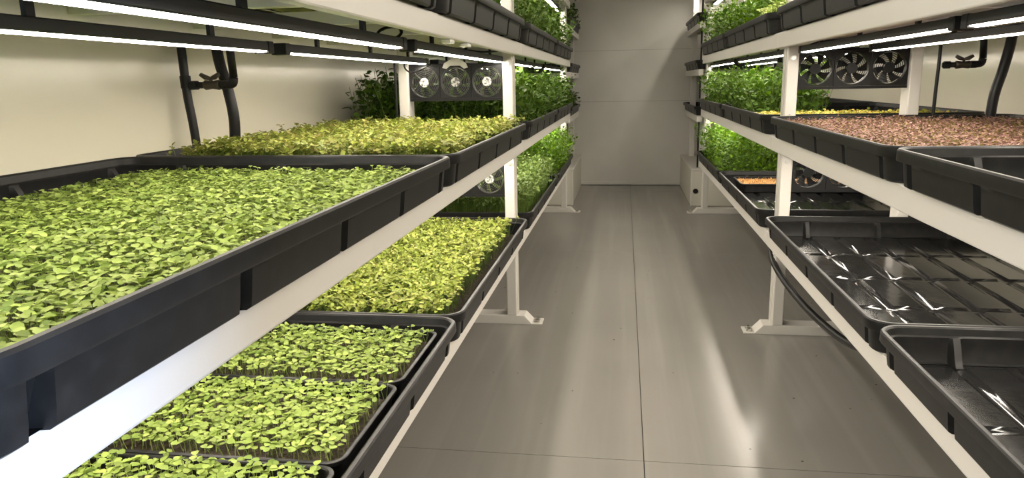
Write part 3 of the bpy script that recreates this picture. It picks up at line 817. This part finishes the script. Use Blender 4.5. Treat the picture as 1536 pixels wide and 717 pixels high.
# ------------------------------------------------------------------ hoses and valves
def arc(pts, n=6):
    """Catmull-Rom through the points"""
    P = [Vector(p) for p in pts]; P = [2 * P[0] - P[1]] + P + [2 * P[-1] - P[-2]]; out = []
    for i in range(1, len(P) - 2):
        for k in range(n):
            t = k / n; a, b, c, d = P[i - 1], P[i], P[i + 1], P[i + 2]
            out.append(0.5 * ((2 * b) + (c - a) * t + (2 * a - 5 * b + 4 * c - d) * t * t + (3 * b - a - 3 * c + d) * t ** 3))
    out.append(P[-2]); return out
def hose(label, pts, r, fit=None, group=None):
    t = thing('water_hose', label, 'hose', pts[-1], group)
    obj('hose', MB().tube(arc(pts), r, 10), M_HOSE, t, smooth=True)
    for (p, q) in fit or []: obj('collar', MB().tube([p, q], r * 1.22, 12), M_BLACK, t)
    return t
xw = -1.255
hose('black water hose by the left wall, left of the valve', [(xw, 1.985, 1.16), (xw + .002, 1.985, 1.06), (xw + .004, 1.985, 0.98), (xw + .012, 1.985, 0.90), (xw + .018, 1.985, 0.80)], .0125,
     [((xw + .003, 1.985, 1.035), (xw + .004, 1.985, 1.0))], 'hoses by the left wall')
hose('thicker black water hose by the left wall curving down into the sprout tray', [(-1.19, 2.06, 1.17), (-1.185, 2.06, 1.08), (-1.165, 2.06, 0.99), (-1.155, 2.06, 0.90), (-1.165, 2.06, 0.782)], .0165, None, 'hoses by the left wall')
def valve(side, label, xa, xb, y, z, ztop):
    t = thing('water_valve', label, 'valve', ((xa + xb) / 2, y, z))
    d = 1 if xb > xa else -1
    obj('pipe', MB().tube([(xa, y, z), (xb, y, z)], .0095, 12), M_BLACK, t, smooth=True)
    obj('elbow', MB().tube(arc([(xb - d * .012, y, z), (xb + d * .006, y, z + .004), (xb + d * .01, y, z + .02)], 4), .0125, 12), M_BLACK, t, smooth=True)
    obj('riser', MB().tube([(xb + d * .01, y, z + .02), (xb + d * .004, y, ztop)], .0115, 12), M_HOSE, t, smooth=True)
    xm = xa + (xb - xa) * .55
    v = obj('valve_body', MB().tube([(xm - .024, y, z), (xm - .02, y, z), (xm, y, z), (xm + .02, y, z), (xm + .024, y, z)], [.012, .0145, .0115, .0145, .012], 12), M_BRASS, t, smooth=True)
    hd = MB().tube([(xm, y - .006, z + .008), (xm, y - .006, z + .018)], .005, 8)
    for q in (-1, 1): hd.tube([(xm, y - .008, z + .018), (xm + q * .015, y - .010, z + .022), (xm + q * .028, y - .010, z + .03)], [.005, .0075, .006], 8)
    obj('wing_handle', hd, M_BRASS, v, smooth=True)
    for xq in (xa + d * .004, xb - d * .03): obj('collar', MB().tube([(xq, y, z), (xq + d * .02, y, z)], .013, 12), M_BLACK, t)
    return t
valve('left', 'black pipe with wing valve and riser by the left wall', xw + .016, -1.112, 1.985, 1.008, 1.16)
hose('black water hose by the right wall curving down behind the pink sprouts', [(1.305, 2.80, 1.17), (1.30, 2.80, 1.09), (1.285, 2.80, 1.0), (1.268, 2.80, 0.92), (1.262, 2.80, 0.80)], .0165)
valve('right', 'black pipe with small valve and riser beside the right rear post', 1.115, 1.235, 2.86, 1.03, 1.16)
hose('thin black tube running down the right rear post', [(1.098, 2.85, 1.16), (1.099, 2.85, 1.05), (1.097, 2.85, 0.95), (1.096, 2.85, 0.80)], .006)
t = hose('black cable with blue tape behind the right front post', [(XR + .023 + PW + .010, 2.955, 1.1), (XR + .023 + PW + .010, 2.958, 0.95), (XR + .023 + PW + .010, 2.958, 0.79)], .0075)
t.name = 'power_cable'; t['category'] = 'cable'
obj('tape_band', MB().tube([(XR + .023 + PW + .010, 2.957, .905), (XR + .023 + PW + .010, 2.957, .922)], .0095, 12), M_BLUE, t)
hose('grey-white cable down the left rear post', [(-.912, 2.895, 1.1), (-.911, 2.893, .95), (-.913, 2.893, .80)], .005)['category'] = 'cable'
hose('black drain hose sagging under the right bottom rail', [(0.62, 3.20, .34), (0.595, 3.02, .325), (0.583, 2.84, .285), (0.605, 2.6, .245), (0.625, 2.35, .235), (0.645, 2.1, .25), (.68, 1.85, .30), (.72, 1.7, .345)], .012)['label'] = 'black drain hose sagging under the right bottom rail'
# wiring under the upper shelves
def cable(label, pts, r=.0035):
    t = thing('wiring', label, 'cable', pts[0], 'black wiring under the shelves')
    obj('cord', MB().tube(arc(pts, 5), r, 6), M_BLACK, t, smooth=True); return t
z3 = ZB['left'][2] + .016
loop = [(-.56 + .03 * math.cos(a), 1.75 + .02 * math.sin(a * 1.0), z3 + .0 + .016 * math.sin(a)) for a in [k * .8 for k in range(20)]]
cable('coiled black wire loop above the left aisle-side grow lights', loop)
cable('black wire strung under left upper shelf near the post', [(-.50, 2.93, z3), (-.54, 2.80, z3 - .006), (-.60, 2.72, z3 + .002), (-.62, 2.3, z3 - .003), (-.66, 1.9, z3)])
cable('black wire hanging from the left rear post to the fans', [(-.84, 2.86, z3), (-.865, 2.87, z3 - .05), (-.84, 2.88, z3 - .075), (-.79, 2.88, z3 - .06), (-.76, 2.885, z3 - .045)])
cable('black wire strung under right upper shelf beside the post', [(.64, 2.84, z3 - .02), (.67, 2.80, z3 - .004), (.72, 2.7, z3), (.80, 2.3, z3 - .004), (.84, 1.7, z3)])
def clip(label, x, y, z):
    t = obj('cable_clip', MB().box(x - .012, x + .012, y - .022, y + .022, z - .010, z), M_CLEAR, None, bevel=.003); t['label'] = label; t['category'] = 'clip'
clip('small clear plastic clip under left upper rail, nearer of two', XL - .011, 1.78, ZB['left'][2] - .0005)
clip('small clear plastic clip under left upper rail, farther of two', XL - .011, 1.98, ZB['left'][2] - .0005)
